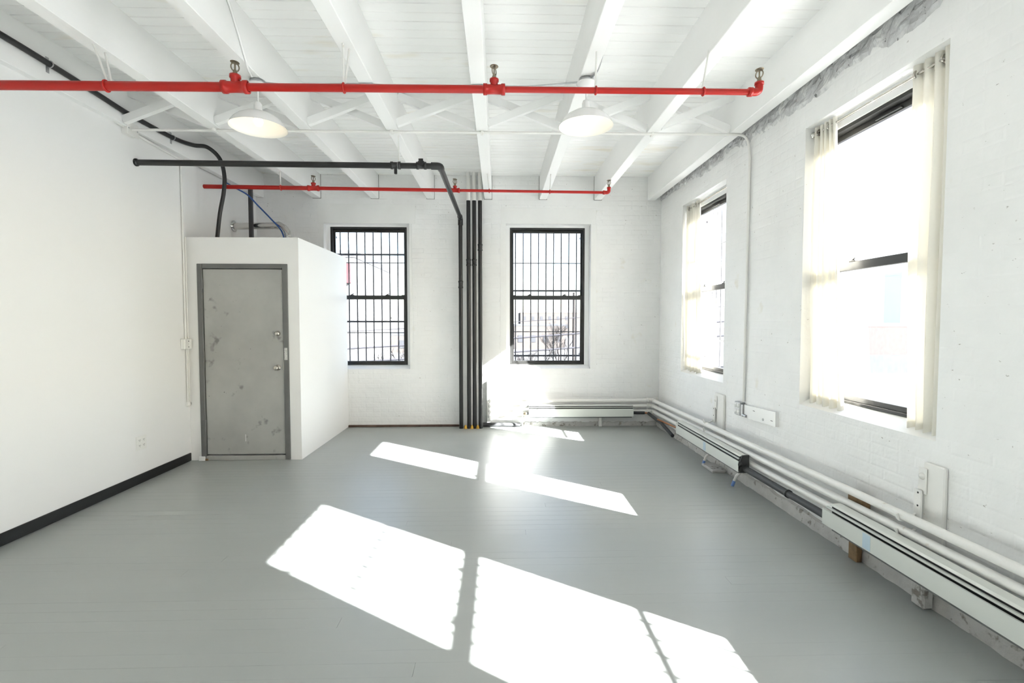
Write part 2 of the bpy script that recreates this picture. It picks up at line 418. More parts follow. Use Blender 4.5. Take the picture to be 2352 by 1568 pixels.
# smooth render patches round the end windows
for (a, b, c, d) in LINT:
    MB().box(a, b, YB-.004, YB+.01, c, d, .0015).build('render_patch', M['patch'], wall_back)
# the ragged unpainted strip where the last joist meets the window wall
m_ = MB(); ny, nz = 150, 7; ys0, ys1 = 1.6, YB; low = []; h_ = .1
rr = random.Random(3)
for i in range(ny+1):
    h_ += rr.uniform(-.03,.03); h_ = min(max(h_, .012), .095); k = .55+.45*max(0, min(1, (6.6-(ys0+(ys1-ys0)*i/ny))/3.0)); low.append(h_*k)
v = []; f = []
for i in range(ny+1):
    for j in range(nz+1):
        t = j/nz; edge = (j == nz)
        v.append((XR-(.0 if edge else .006+rr.uniform(-.006,.014)), ys0+(ys1-ys0)*i/ny+rr.uniform(-.01,.01), 3.30-(3.30-(ZJ-low[i]))*t))
for i in range(ny):
    for j in range(nz):
        a = i*(nz+1)+j; f.append((a, a+nz+1, a+nz+2, a+1))
m_.add(v, f); m_.build('bare_mortar_strip', M['rough'], wall_right)
# chipped base of the window wall
m_ = MB(); v = []; f = []; ny = 90
for i in range(ny+1):
    yy = .9+(YB-.9)*i/ny; hh = .075+rr.uniform(-.008,.012)
    v += [(XR-.05+rr.uniform(-.006,.006), yy, -.002), (XR-.042+rr.uniform(-.006,.006), yy, hh*.6), (XR-.034, yy, hh), (XR+.01, yy, hh+.004)]
for i in range(ny):
    for j in range(3): a = i*4+j; f.append((a, a+4, a+5, a+1))
m_.add(v, f); m_.build('chipped_base', M['base'], wall_right)
m_ = MB(); v = []; f = []; ny = 70
for i in range(ny+1):
    xx = .32+(XR-.32)*i/ny; hh = .05+rr.uniform(-.01,.012)
    v += [(xx, YB-.03+rr.uniform(-.006,.004), -.002), (xx, YB-.018, hh), (xx, YB+.01, hh+.004)]
for i in range(ny):
    for j in range(2): a = i*3+j; f.append((a, a+1, a+4, a+3))
m_.add(v, f); m_.build('chipped_base', M['base'], wall_back)

tag(MB().box(XL, XL+.014, YF, 5.17, .004, .088, .003).build('baseboard_left', M['basebd']), 'long black baseboard along the smooth white wall', 'baseboard', kind='structure')
tag(MB().box(-2.11, -.56, YB-.03, YB, 0, .028, .004).build('trim_1', M['wooddk']), 'low dark brown strip at the foot of the brick wall', 'trim', kind='structure')

# ------------------------------------------------------------------ closet with steel door
YD = 5.19; CX1 = -2.115; CZ = 2.362
mb = MB(); mb.box(XL, -3.165, YD, YD+.11, 0, CZ-.05); mb.box(-2.232, CX1, YD, YD+.11, 0, CZ-.05); mb.box(-3.165, -2.232, YD, YD+.11, 2.083, CZ-.05)
mb.box(CX1-.11, CX1, YD+.11, YB, 0, CZ-.05); mb.box(XL, CX1, YD, YB, CZ-.05, CZ)
tag(mb.build('wall_closet', M['plaster']), 'white boxed-in closet walls standing round the grey door', 'wall', kind='structure')
d = thing('door_1', (-2.7, YD, 0), 'scuffed grey steel door in a darker grey frame', 'door', kind='structure')
fr = MB(); fr.box(-3.168, -3.117, YD-.012, YD+.10, .01, 2.085, .003); fr.box(-2.284, -2.230, YD-.012, YD+.10, .01, 2.085, .003); fr.box(-3.117, -2.284, YD-.012, YD+.10, 2.035, 2.085, .003)
fr.box(-3.117, -3.100, YD+.05, YD+.09, .05, 2.035); fr.box(-2.301, -2.284, YD+.05, YD+.09, .05, 2.035); fr.box(-3.117,-2.284, YD+.05, YD+.09, 2.018, 2.035)
fro = fr.build('door_frame', M['graydk'], d); fro['label'] = 'darker grey steel door frame'
leaf = MB().box(-3.112, -2.289, YD+.004, YD+.048, .062, 2.030, .002).build('door_leaf', M['gray'], d)
MB().box(-3.117, -2.284, YD-.012, YD+.10, 0, .048, .004).build('threshold', M['gray'], d)
for zz in (1.878, 1.112, .380):
    h = MB(); h.tube([(-3.115, YD-.012, zz-.055), (-3.115, YD-.012, zz+.055)], .010, 10); h.box(-3.160, -3.115, YD-.015, YD-.011, zz-.055, zz+.055); h.build('hinge', M['graydk'], d)
k = MB().lathe([(.001,.03),(.020,.03),(.024,.022),(.026,.004),(.028,0)], (-2.345, YD+.004, 1.352), (0,-1,0), 20).build('deadbolt', M['nickel'], leaf); k['label'] = 'round nickel deadbolt'
MB().box(-2.352,-2.338, YD-.034, YD-.024, 1.346, 1.358).build('bolt_turn', M['chrome'], leaf)
k = MB().lathe([(.001,.062),(.018,.061),(.025,.052),(.025,.042),(.014,.032),(.011,.012),(.030,.008),(.031,0)], (-2.352, YD+.004, .990), (0,-1,0), 20).build('knob', M['nickel'], leaf); k['label'] = 'round nickel door knob'
MB().box(-2.292, -2.286, YD+.0, YD+.006, .93, 1.05).build('latch_plate', M['nickel'], leaf)
MB().box(-2.274, -2.242, YD-.0145, YD-.0118, 1.072, 1.200).build('paper_label', M['sticker'], fro)
MB().box(-2.71, -2.704, YD+.0025, YD+.0045, .20, .275).build('paint_mark', M['white'], leaf)
MB().box(-3.19,-3.125, YD-.03, YD-.001, 0, .045, .004).build('plinth_block', M['plaster'], d)
MB().box(-3.125,-3.095, YD-.02, YD-.012, .0, .022, .003).build('wood_shim', M['wood'], d)

# ------------------------------------------------------------------ windows
def window(name, label, w, z0, h, loc, rotz, opw, opz0, opz1, fy, kind_latch=True):
    """double-hung window; local x along the wall, local y outward, z up; opening centred on x=0"""
    t = thing(name, loc, label, 'window', kind='structure', rotz=rotz)
    hw, z1 = w/2, z0+h
    c = MB(); ho = opw/2
    for sx in (-1, 1): c.box(sx*(hw-.004), sx*(ho+.002), fy-.012, fy+.075, opz0, opz1, .002)
    c.box(-hw, hw, fy-.012, fy+.075, z1-.004, opz1+.002, .002)
    c.build('casing', M['plaster'], t, local=True)
    s = MB(); s.prism([(-.0, opz0-.03), (-.0, opz0+.004), (fy+.01, z0+.002), (WT+.02, z0-.006), (WT+.02, opz0-.03)], 0, -ho, ho)
    s.build('sill', M['patch'], t, local=True)
    f_ = MB(); jw, d0, d1 = .034, fy-.004, fy+.085
    for sx in (-1, 1): f_.box(sx*hw, sx*(hw-jw), d0, d1, z0, z1, .002)
    f_.box(-hw+jw, hw-jw, d0, d1, z1-.030, z1, .002); f_.box(-hw+jw, hw-jw, d0, d1, z0, z0+.022, .002)
    f_.build('window_frame', M['frame'], t, local=True)
    zm = z0 + .488*h
    gx = hw-jw
    def sash(nm, za, zb, ya, yb, top, bot, st):
        s_ = MB()
        for sx in (-1, 1): s_.box(sx*gx, sx*(gx-st), ya, yb, za, zb, .002)
        s_.box(-gx+st, gx-st, ya, yb, zb-top, zb, .002); s_.box(-gx+st, gx-st, ya, yb, za, za+bot, .002)
        o = s_.build(nm, M['frame'], t, local=True)
        MB().box(-gx+st-.003, gx-st+.003, (ya+yb)/2-.002, (ya+yb)/2+.002, za+bot-.003, zb-top+.003).build('pane', M['glass'], o, local=True)
        return o
    up = sash('upper_sash', zm-.012, z1-.030, fy+.046, fy+.074, .040, .035, .022)
    lo = sash('lower_sash', z0+.022, zm+.036, fy+.010, fy+.042, .058, .034, .026)
    for sx in (-1, 1):
        l = MB(); l.box(sx*.25-.028, sx*.25+.028, fy+.012, fy+.044, zm+.036, zm+.046, .003); l.tube([(sx*.25-.012, fy+.028, zm+.046), (sx*.25+.022, fy+.018, zm+.060)], .006, 8)
        l.build('sash_lock', M['frame'], lo, local=True)
        MB().box(sx*(gx-.01), sx*(gx-.055), fy+.012, fy+.036, zm+.036, zm+.044, .002).build('tilt_latch', M['frame'], lo, local=True)
    MB().box(-.10, .10, fy+.030, fy+.046, z1-.062, z1-.050, .002).build('pull_rail', M['frame'], up, local=True)
    return t
for i, (o, lab) in enumerate(zip(OB, ('black double-hung window half hidden by the white closet', 'black double-hung window above the end wall heater'))):
    cx = (o[0]+o[1])/2 + (.0 if i == 0 else -.005)
    window('window_%d' % (i+1), lab, 1.076, .862, 1.95, (cx, YB, 0), 0.0, o[1]-o[0], o[2], o[3], .12)
rl = ['black double-hung window far behind the viewer on the curtain wall', 'black double-hung window just behind the viewer on the curtain wall', 'black double-hung window beside the viewer casting barred sunlight',  # first two are unseen, added to let more daylight into the room
      'black double-hung window between two cream curtains, nearest on the right', 'black double-hung window with a single cream curtain, near the corner']
for i, (o, lab) in enumerate(zip(OR, rl)):
    window('window_%d' % (7-i), lab, 1.08, .915, 1.92, (XR, (o[0]+o[1])/2, 0), -math.pi/2, o[1]-o[0], o[2], o[3], .12)

def guard(label, loc, rotz, w, z0, z1, nb, flats, rods, br=.0095, rr_=.006, knots=()):
    g = thing('window_guard', loc, label, 'window guard', 'steel guards outside the windows', rotz=rotz)
    for i in range(nb):
        x = -w/2 + w*i/(nb-1); MB().tube([(x, 0, z0), (x, 0, z1)], br, 6).build('bar', M['guard'], g, local=True)
    for z in flats: MB().box(-w/2-.06, w/2+.06, -.008, .004, z-.013, z+.013).build('cross_bar', M['guard'], g, local=True)
    for z in rods: MB().box(-w/2-.06, w/2+.06, -rr_, rr_, z-rr_, z+rr_).build('cross_rod', M['guard'], g, local=True)
    for z in knots:
        for i in range(nb): x = -w/2 + w*i/(nb-1); MB().box(x-.019, x+.019, -.014, .014, z-.021, z+.021, .004).build('collar', M['guard'], g, local=True)
    for sx in (-1, 1):
        for z in (z0+.3, z1-.3): MB().box(sx*(w/2+.05)-.008, sx*(w/2+.05)+.008, -.13, .004, z-.012, z+.012).build('anchor', M['guard'], g, local=True)
    return g
guard('black steel guard outside the window half hidden by the closet', (-1.835, YB+WT+.12, 0), 0, .95, .70, 3.0, 9, (2.455, 1.478), (2.336, 1.315))
guard('black steel guard outside the window above the end heater', (.695, YB+WT+.12, 0), 0, .90, .70, 3.0, 9, (1.932, .972), (2.336, 1.328))
guard('black steel guard outside the window near the corner', (XR+WT+.10, 5.415, 0), -math.pi/2, .95, .75, 3.0, 9, (1.25,), (2.40,), .0075)
guard('black steel guard outside the window beside the viewer', (XR+WT+.10, .755, 0), -math.pi/2, .95, .75, 3.0, 9, (), (1.354,), .0085, .011, (2.446, 1.97))

# ------------------------------------------------------------------ curtains and rods
def rod(label, y0, y1, z):
    t = thing('curtain_rod', (2.34, (y0+y1)/2, z), label, 'curtain rod', 'curtain rods')
    MB().tube([(2.34, y0, z), (2.34, y1, z)], .008, 10).build('pole', M['nickel'], t)
    for yy, s in ((y0, 1), (y1, -1)):
        MB().lathe([(.024,0),(.024,.004),(.014,.012),(.0075,.014),(.0075,.03)], (2.34, yy, z), (0,s,0), 18).build('wall_flange', M['chrome'], t)
    MB().tube([(2.34, (y0+y1)/2-.01, z), (2.34, (y0+y1)/2+.01, z)], .0085, 10).build('joint_collar', M['chrome'], t)
rod('thin steel curtain rod carrying the pair of cream curtains', 2.442, 3.588, 2.858)
rod('thin steel curtain rod carrying the single far curtain', 4.842, 5.988, 2.858)
def curtain(label, ya_top, yb_top, ya_bot, yb_bot, ztop, zbot, folds, amp, seed, grom):
    t = thing('curtain', (2.34, (ya_bot+yb_bot)/2, zbot), label, 'curtain', 'cream curtains')
    rg = random.Random(seed); nu, nv = folds*12, 26; ph = rg.uniform(0, 6)
    wob = [rg.uniform(.6, 1.25) for _ in range(folds+2)]
    def P(u, vv):
        k = u*folds; i = int(min(k, folds-1e-6)); a = wob[i]*(1-(k-i))+wob[i+1]*(k-i)
        ya = ya_top+(ya_bot-ya_top)*vv**1.3; yb = yb_top+(yb_bot-yb_top)*vv**1.3
        x = 2.34 + amp*a*math.sin(2*math.pi*k+ph+.35*math.sin(3*vv+i))*(.8+.35*vv) + .006*math.sin(5*vv+3*u)
        yy = ya+(yb-ya)*(u + .018*math.sin(4*math.pi*k+ph))
        return (x, yy, ztop+(zbot-ztop)*vv + .006*math.sin(2*math.pi*k+1)*vv)
    def sheet(v0, v1, off):
        m_ = MB(); vs_ = []; fs = []
        nv_ = max(2, int(nv*(v1-v0))+1)
        for j in range(nv_+1):
            for i in range(nu+1):
                p = P(i/nu, v0+(v1-v0)*j/nv_); vs_.append((p[0]-off, p[1], p[2]))
        for j in range(nv_):
            for i in range(nu): a = j*(nu+1)+i; fs.append((a, a+1, a+nu+2, a+nu+1))
        return m_.add(vs_, fs, True)
    sheet(0, 1, 0).build('cloth', M['cloth'], t, fix=False)
    sheet(0, .045, .002).build('top_hem', M['cloth'], t, fix=False)
    sheet(.965, 1, .002).build('bottom_hem', M['cloth'], t, fix=False)
    for yy in grom:
        g = MB(); pts = [(2.335+.0, yy+.003, 2.858)]
        ring = [(2.34+.020*math.cos(a*math.pi/8), yy, 2.858+.020*math.sin(a*math.pi/8)) for a in range(17)]
        g.tube(ring, .006, 8, caps=False).build('grommet', M['nickel'], t)
curtain('cream curtain at the closer side of the nearest right-hand window', 2.475, 2.735, 2.465, 2.690, 2.915, .845, 4, .026, 4, (2.53, 2.70))
curtain('cream sunlit curtain at the farther side of the nearest right-hand window', 3.345, 3.575, 3.190, 3.572, 2.90, .865, 5, .024, 9, (3.415, 3.53))
curtain('white sunlit curtain at the window near the corner', 5.62, 5.975, 5.50, 5.975, 2.90, .86, 5, .024, 15, (5.72, 5.93))

# ------------------------------------------------------------------ red sprinkler lines
def sprinkler(parent, x, y, z, rz):
    t = MB(); t.tube([(x,y,z),(x,y,z+.022)], .013, 10); t.tube([(x,y,z+.02),(x,y,z+.034)], .009, 8)
    b = t.build('sprinkler_head', M['brass'], parent)
    c, s = math.cos(rz), math.sin(rz); h = MB()
    loop = [(x+c*.022*math.sin(a*math.pi/10), y+s*.022*math.sin(a*math.pi/10), z+.052-.026*math.cos(a*math.pi/10)) for a in range(0, 21)]
    h.tube(loop, .0038, 6, caps=False); h.tube([(x,y,z+.03),(x,y,z+.075)], .005, 6); h.build('frame_arms', M['brass'], b)
    MB().lathe([(.0005,.0),(.012,.0),(.025,-.004),(.026,-.002),(.012,.003),(.0005,.003)], (x,y,z+.083), (.08*c,.08*s,1), 16).build('deflector', M['brass'], b)
def tee(parent, x, y, z, r):
    t = MB(); k = r*1.45
    t.lathe([(r,-k*2.0),(k,-k*1.95),(k,-k*1.35),(r*1.25,-k*1.2),(r*1.2,0),(r*1.25,k*1.2),(k,k*1.35),(k,k*1.95),(r,k*2.0)], (x,y,z), (1,0,0), 18)
    t.lathe([(r*1.0,0),(r*.95,k*1.25),(r*1.2,k*1.35),(r*1.2,k*1.8),(r*.6,k*1.85)], (x,y,z), (0,0,1), 16)
    t.build('tee_fitting', M['red'], parent)
    return z+k*1.8
def ring_hanger(parent, x, y, z, r, tops):
    t = MB(); t.tube([(x+.0, y+(r+.004)*math.cos(a*math.pi/8), z+(r+.004)*math.sin(a*math.pi/8)) for a in range(17)], .006, 6, caps=False)
    o = t.build('hanger_ring', M['red'], parent)
    s = MB()
    for (tx, ty, tz) in tops: s.tube([(x, y+(.3*(ty-y)), z+r*.7), (tx, ty, tz)], .0065, 8)
    s.build('hanger_rod', M['wpipe'], o)
def line(label, y, pts, rads, tees, hangers, end, group='red sprinkler lines'):
    t = thing('sprinkler_line', (pts[0][0], y, pts[0][1]), label, 'sprinkler pipe', group)
    zat = lambda x: next(pts[i][1]+(pts[i+1][1]-pts[i][1])*(x-pts[i][0])/(pts[i+1][0]-pts[i][0]) for i in range(len(pts)-1) if x <= pts[i+1][0]+1e-6)
    for i in range(len(pts)-1):
        MB().tube([(pts[i][0], y, pts[i][1]), (pts[i+1][0], y, pts[i+1][1])], rads[i], 18).build('pipe', M['red'], t)
    for j, (x, r, rz) in enumerate(tees):
        zt = tee(t, x, y, zat(x), r); sprinkler(t, x, y, zt-.004, rz)
    for (x, r, tops) in hangers: ring_hanger(t, x, y, zat(x), r, tops)
    x, z = pts[-1]; r = rads[-1]
    e = MB().tube(bend([(x-.05, y, z), (x+.012, y, z), (x+.012, y, z+.055)], .035), r*1.28, 14)
    e.lathe([(r,-.012),(r*1.5,-.012),(r*1.5,.012),(r,.012)], (x-.045,y,z), (1,0,0), 14); e.lathe([(r,-.0),(r*1.5,-.0),(r*1.5,.015),(r*.5,.016)], (x+.012,y,z+.045), (0,0,1), 14)
    e.build('end_elbow', M['red'], t); sprinkler(t, x+.012, y, z+.058, 2.3)
    return t
line('long red sprinkler pipe passing in front of both pendant lamps', 3.05, [(XL, 2.898), (-1.605, 2.906), (-.028, 2.912), (1.62, 2.916)], [.0275, .0235, .0185],
     [(-1.603, .027, .6), (-.028, .0235, 1.0)],
     [(-2.372, .0275, [(-2.49, 3.10, ZJ+.03), (-2.49, 3.20, ZJ+.01)]), (-.948, .0235, [(-.95, 3.05, ZJ), (-.93, 3.11, ZJ)]), (.603, .0185, [(.617, 3.10, ZJ)]), (1.279, .0185, [(1.345, 3.12, ZJ+.06)])], None)
line('thinner red sprinkler pipe crossing near the brick end wall', 5.62, [(XL-.05, 3.003), (-2.106, 2.993), (-.502, 2.98), (1.26, 2.968)], [.0235, .020, .0155],
     [(-2.106, .0225, .8), (-.502, .019, .5)],
     [(-2.472, .0235, [(-2.48, 5.62, ZJ)]), (-.11, .0155, [(-.13, 5.64, ZJ)]), (.588, .0155, [(.60, 5.63, ZJ)])], None)

# ------------------------------------------------------------------ pendant lamps
def lamp(label, x, y, tiltx, tilty):
    t = thing('pendant_lamp', (x, y, ZJ), label, 'pendant lamp', 'white dome pendants')
    MB().lathe([(.0005,0),(.052,0),(.052,-.028),(.0005,-.028)], (x,y,ZJ), n=20).build('ceiling_box', M['galv'], t)
    MB().lathe([(.066,-.028),(.068,-.034),(.060,-.046),(.020,-.058),(.0005,-.060)], (x,y,ZJ), n=24).build('canopy', M['white'], t)
    Mx = Matrix.Rotation(tiltx, 4, 'X') @ Matrix.Rotation(tilty, 4, 'Y')
    top = Vector((x, y, ZJ-.058)); ax = (Mx @ Vector((0,0,1))).normalized()
    c = top - ax*.088
    MB().tube([top, c+ax*.002], .0055, 8).build('stem', M['white'], t)
    MB().lathe([(.0055,.0),(.020,-.004),(.027,-.020),(.028,-.075)], c, ax, 20).build('socket_cup', M['white'], t)
    s0 = c - ax*.070
    outer = [(.026,0.0),(.060,-.006),(.100,-.020),(.135,-.040),(.162,-.064),(.180,-.090),(.1905,-.112)]
    sh = MB().lathe(outer, s0, ax, 40).build('shade', M['white'], t)
    inner = [(.0005,-.010),(.060,-.011),(.099,-.024),(.133,-.044),(.159,-.067),(.1775,-.091),(.1885,-.112),(.1905,-.112)]
    MB().lathe(inner, s0, ax, 40).build('shade_lining', M['wshade'], sh)
    bl = s0 - ax*.068
    MB().lathe([(.0005,-.032),(.014,-.029),(.026,-.018),(.0315,0),(.028,.016),(.018,.034),(.013,.052)], bl, ax, 20).build('bulb', M['bulb'], t)
lamp('lit white dome pendant lamp hanging on the closet side', -1.70, 3.53, R(0), R(0))
lamp('lit white dome pendant lamp hanging on the curtained window side', .612, 3.44, R(0), R(0))

def cable(name, label, cat, pts, r, mat_, n=8, group=None, sm=6):
    t = MB().tube(smooth_path(pts, sm), r, n).build(name, mat_)
    return tag(t, label, cat, group)
cable('armoured_cable', 'armoured electrical cable strung between the two pendant lamps', 'cable',
      [(-1.645,3.53,ZJ-.012), (-1.45,3.55,ZJ-.014), (-.95,3.54,ZJ-.007), (-.6,3.55,ZJ-.020), (-.15,3.54,ZJ-.007), (.2,3.53,ZJ-.014), (.555,3.46,ZJ-.014)], .0065, M['galv'])
cable('white_cable', 'white cable dropping down a joist side to the closet-side lamp', 'cable',
      [(-1.650,2.55,3.485), (-1.650,3.0,3.47), (-1.650,3.16,3.34), (-1.650,3.26,3.20), (-1.665,3.33,3.155), (-1.69,3.43,3.158)], .008, M['white'])
cable('short_cable', 'short armoured cable running forward from the window-side lamp', 'cable',
      [(.62,3.42,3.163), (.66,3.35,3.168), (.677,3.27,3.20), (.677,3.0,3.28), (.677,2.4,3.30)], .0065, M['galv'])

# ------------------------------------------------------------------ black waste pipe and risers
t = thing('black_pipe', (-.523, 6.62, 0), 'black iron pipe crossing the room then dropping down the end wall', 'pipe')
Yk, rk = 4.52, .0265
MB().tube([(XL, Yk, 2.915), (-.565, Yk, 2.905)], rk, 18).build('cross_run', M['black'], t)
MB().lathe([(rk,0),(.034,0),(.034,.014),(rk,.022)], (XL, Yk, 2.915), (1,0,0), 18).build('wall_flange', M['black'], t)
MB().tube([(-.540, Yk+.03, 2.905), (-.523, 6.60, 2.885)], rk, 18).build('back_run', M['black'], t)
MB().tube([(-.523, 6.66, 2.86), (-.523, 6.66, .0)], rk*1.02, 18).build('down_run', M['black'], t)
e = MB().tube(bend([(-.62, Yk, 2.906), (-.54, Yk, 2.905), (-.54, Yk+.08, 2.905)], .04), rk*1.25, 16); e.build('elbow', M['black'], t)
e = MB().tube(bend([(-.523, 6.55, 2.887), (-.523, 6.66, 2.885), (-.523, 6.66, 2.79)], .05), rk*1.28, 16); e.build('elbow', M['black'], t)
for x in (-.945, -.71):
    MB().lathe([(rk,-.045),(rk*1.3,-.045),(rk*1.3,-.025),(rk*1.12,-.02),(rk*1.12,.02),(rk*1.3,.025),(rk*1.3,.045),(rk,.045)], (x, Yk, 2.908), (1,0,0), 18).build('coupling', M['black'], t)
MB().lathe([(.0005,.05),(.022,.05),(.022,.03),(.03,.028),(.03,0)], (-.71, Yk-.015, 2.915), (0,-.4,.9), 14).build('cleanout_plug', M['black'], t)
h = MB(); h.box(-.958,-.932, Yk-.012, Yk+.012, 2.83, 2.90, .004); h.build('hanger', M['black'], t); MB().tube([(-.915,Yk,2.93),(-.915,Yk,ZJ)], .0055, 8).build('hanger_rod', M['wpipe'], t); MB().lathe([(rk,-.012),(rk*1.22,-.01),(rk*1.22,.01),(rk,.012)], (-.915,Yk,2.908), (1,0,0), 14).build('hanger_clamp', M['galv'], t)
MB().lathe([(rk,-.05),(rk*1.25,-.05),(rk*1.25,-.03),(rk*1.1,-.025),(rk*1.1,.025),(rk*1.25,.03),(rk*1.25,.05),(rk,.05)], (-.523,6.66,1.985), (0,0,1), 18).build('coupling', M['black'], t)
for x, zc, lab in ((-.414, 2.285, 'leftmost'), (-.336, 2.285, 'middle'), (-.256, 2.49, 'rightmost')):
    t = thing('riser_pipe', (x, 6.66, 0), '%s of three close black riser pipes between the end windows' % lab, 'pipe', 'three risers')
    MB().tube([(x,6.66,0),(x,6.66,3.12)], .0275, 18).build('pipe', M['black'], t)
    w = MB().tube([(x,6.66,3.12),(x,6.66,ZC)], .0265, 18).build('painted_top', M['wpipe'], t); w['label'] = 'white painted top length'
    MB().lathe([(.0275,-.045),(.034,-.045),(.034,-.028),(.030,-.024),(.030,.024),(.034,.028),(.034,.045),(.0275,.045)], (x,6.66,zc), (0,0,1), 18).build('coupling', M['black'], t)
f_ = MB(); rr = random.Random(5)
for (xa, xb) in ((-.486,-.44), (-.386,-.362), (-.308,-.284)):
    v = []
    n = 7
    f_.lathe([(.0005,.05),(.012,.045),(.02,.02),(.024,0)], ((xa+xb)/2, 6.645, 0), n=10)
tag(f_.build('foam_sealant', M['yellow']), 'yellow expanding foam round the riser pipes at the floor', 'sealant', kind='stuff')

# ------------------------------------------------------------------ electrical conduit
t = thing('ceiling_conduit', (XR-.02, 4.40, 3.15), 'thin white conduit under the joists turning down the window wall', 'conduit')
MB().tube(bend([(XL+.06, 4.41, ZJ-.012), (XR-.04, 4.38, ZJ-.010), (XR-.018, 4.36, 3.0), (XR-.016, 4.39, .74)], .13, 10), .0115, 10).build('tube', M['wpipe'], t)
for x in (-2.5,-.95,-.148,1.385):
    MB().box(x-.012, x+.012, 4.37, 4.43, ZJ-.025, ZJ-.0, .003).build('strap', M['wpipe'], t)
b = thing('junction_box', (XL, 4.42, 3.2), 'white junction box high on the plasterboard wall below the joist', 'junction box')
MB().box(XL, XL+.055, 4.36, 4.48, 3.115, 3.215, .006).build('box', M['wpipe'], b); MB().box(XL+.055, XL+.060, 4.352, 4.488, 3.108, 3.222, .002).build('cover', M['wpipe'], b)
for dy in (-.05, .05): MB().lathe([(.0005,.004),(.006,.003),(.007,0)], (XL+.060, 4.42+dy, 3.165), (1,0,0), 8).build('screw', M['galv'], b)
cable('wall_cable', 'white cable along the wall top towards the closet', 'cable', [(XL+.02,4.48,3.165), (XL+.02,4.7,3.150), (XL+.02,5.0,3.140), (XL+.02,5.15,3.138)], .012, M['wpipe'])
cable('wall_cable', 'white cable along the wall top towards the viewer', 'cable', [(XL+.02,4.36,3.17), (XL+.02,4.15,3.20), (XL+.02,3.98,3.235), (XL+.012,3.88,3.215)], .011, M['wpipe'])
b = thing('socket_box', (XR, 4.44, .67), 'grey four-hole electrical box on the window wall under the conduit', 'electrical box')
MB().box(XR-.052, XR, 4.388, 4.492, .608, .730, .006).build('box', M['galv'], b)
for dy in (-.024, .024):
    for dz in (-.028, .028): MB().lathe([(.0005,.003),(.019,.003),(.020,0)], (XR-.052, 4.44+dy, .669+dz), (-1,0,0), 14).build('knockout', M['wplastic'], b)
MB().box(XR-.045, XR, 4.355, 4.386, .605, .715, .004).build('side_fitting', M['galv'], b)
MB().tube([(XR-.035,4.36,.622),(XR-.035,4.30,.618)], .012, 10).build('nipple', M['galv'], b)
b = thing('cover_plate', (XR, 4.1, .66), 'long white metal cover plate beside the grey electrical box', 'cover plate')
pl = MB().prism([(4.350,.600),(4.350,.716),(3.848,.742),(3.848,.622)], 0, XR-.030, XR).build('plate', M['white'], b)
for (yy, zz) in ((4.18,.69),(3.90,.66)): MB().box(XR-.0325, XR-.030, yy-.014, yy+.014, zz-.002, zz+.002).build('screw_slot', M['dot'], pl)
MB().lathe([(.011,0),(.011,.003),(.007,.003)], (XR-.030, 4.03, .645), (-1,0,0), 12).build('plug', M['galv'], pl)
# left wall: twin conduit, switch and outlets
t = thing('wall_conduit', (XL, 5.14, .62), 'pair of thin white conduits running down beside the closet door', 'conduit')
for dy, r in ((0.0, .010), (.033, .008)):
    MB().tube([(XL+.012, 5.130+dy, 1.29), (XL+.012, 5.130+dy, 3.15 if dy == 0 else 2.36)], r, 10).build('upper_tube', M['wpipe'], t)
    MB().tube([(XL+.012, 5.138+dy*.8, .63), (XL+.012, 5.138+dy*.8, 1.2)], r*.9, 10).build('lower_tube', M['wpipe'], t)
MB().lathe([(.0005,.03),(.022,.028),(.028,.018),(.030,0)], (XL, 5.15, .612), (1,0,0), 16).build('end_cap', M['wpipe'], t)
b = thing('switch_box', (XL, 5.12, 1.245), 'white surface switch box on the conduit beside the closet door', 'switch')
MB().box(XL, XL+.045, 5.06, 5.175, 1.19, 1.30, .006).build('box', M['wplastic'], b); MB().box(XL+.045, XL+.049, 5.065, 5.170, 1.195, 1.295, .002).build('plate', M['wplastic'], b)
MB().box(XL+.049, XL+.060, 5.112, 5.124, 1.235, 1.255, .002).build('toggle', M['wplastic'], b)
for dz in (-.03,.03): MB().lathe([(.0005,.003),(.005,.002),(.006,0)], (XL+.049,5.118,1.245+dz), (1,0,0), 8).build('screw', M['dot'], b)
b = thing('wall_outlet', (XL, 4.475, .37), 'white four-socket outlet plate low on the plasterboard wall', 'outlet')
pl = MB().box(XL, XL+.006, 4.412, 4.540, .306, .434, .003).build('plate', M['wplastic'], b)
for dy in (-.026,.026):
    for dz in (-.024,.024):
        s = MB().box(XL+.006, XL+.0085, 4.476+dy-.016, 4.476+dy+.016, .370+dz-.014, .370+dz+.014, .002).build('socket', M['wplastic'], pl)
        q = MB(); q.box(XL+.0083, XL+.0092, 4.476+dy-.008, 4.476+dy-.005, .372+dz-.002, .372+dz+.008); q.box(XL+.0083, XL+.0092, 4.476+dy+.005, 4.476+dy+.008, .372+dz-.002, .372+dz+.008); q.box(XL+.0083, XL+.0092, 4.476+dy-.002, 4.476+dy+.002, .361+dz, .366+dz)
        q.build('socket_slots', M['dot'], pl)

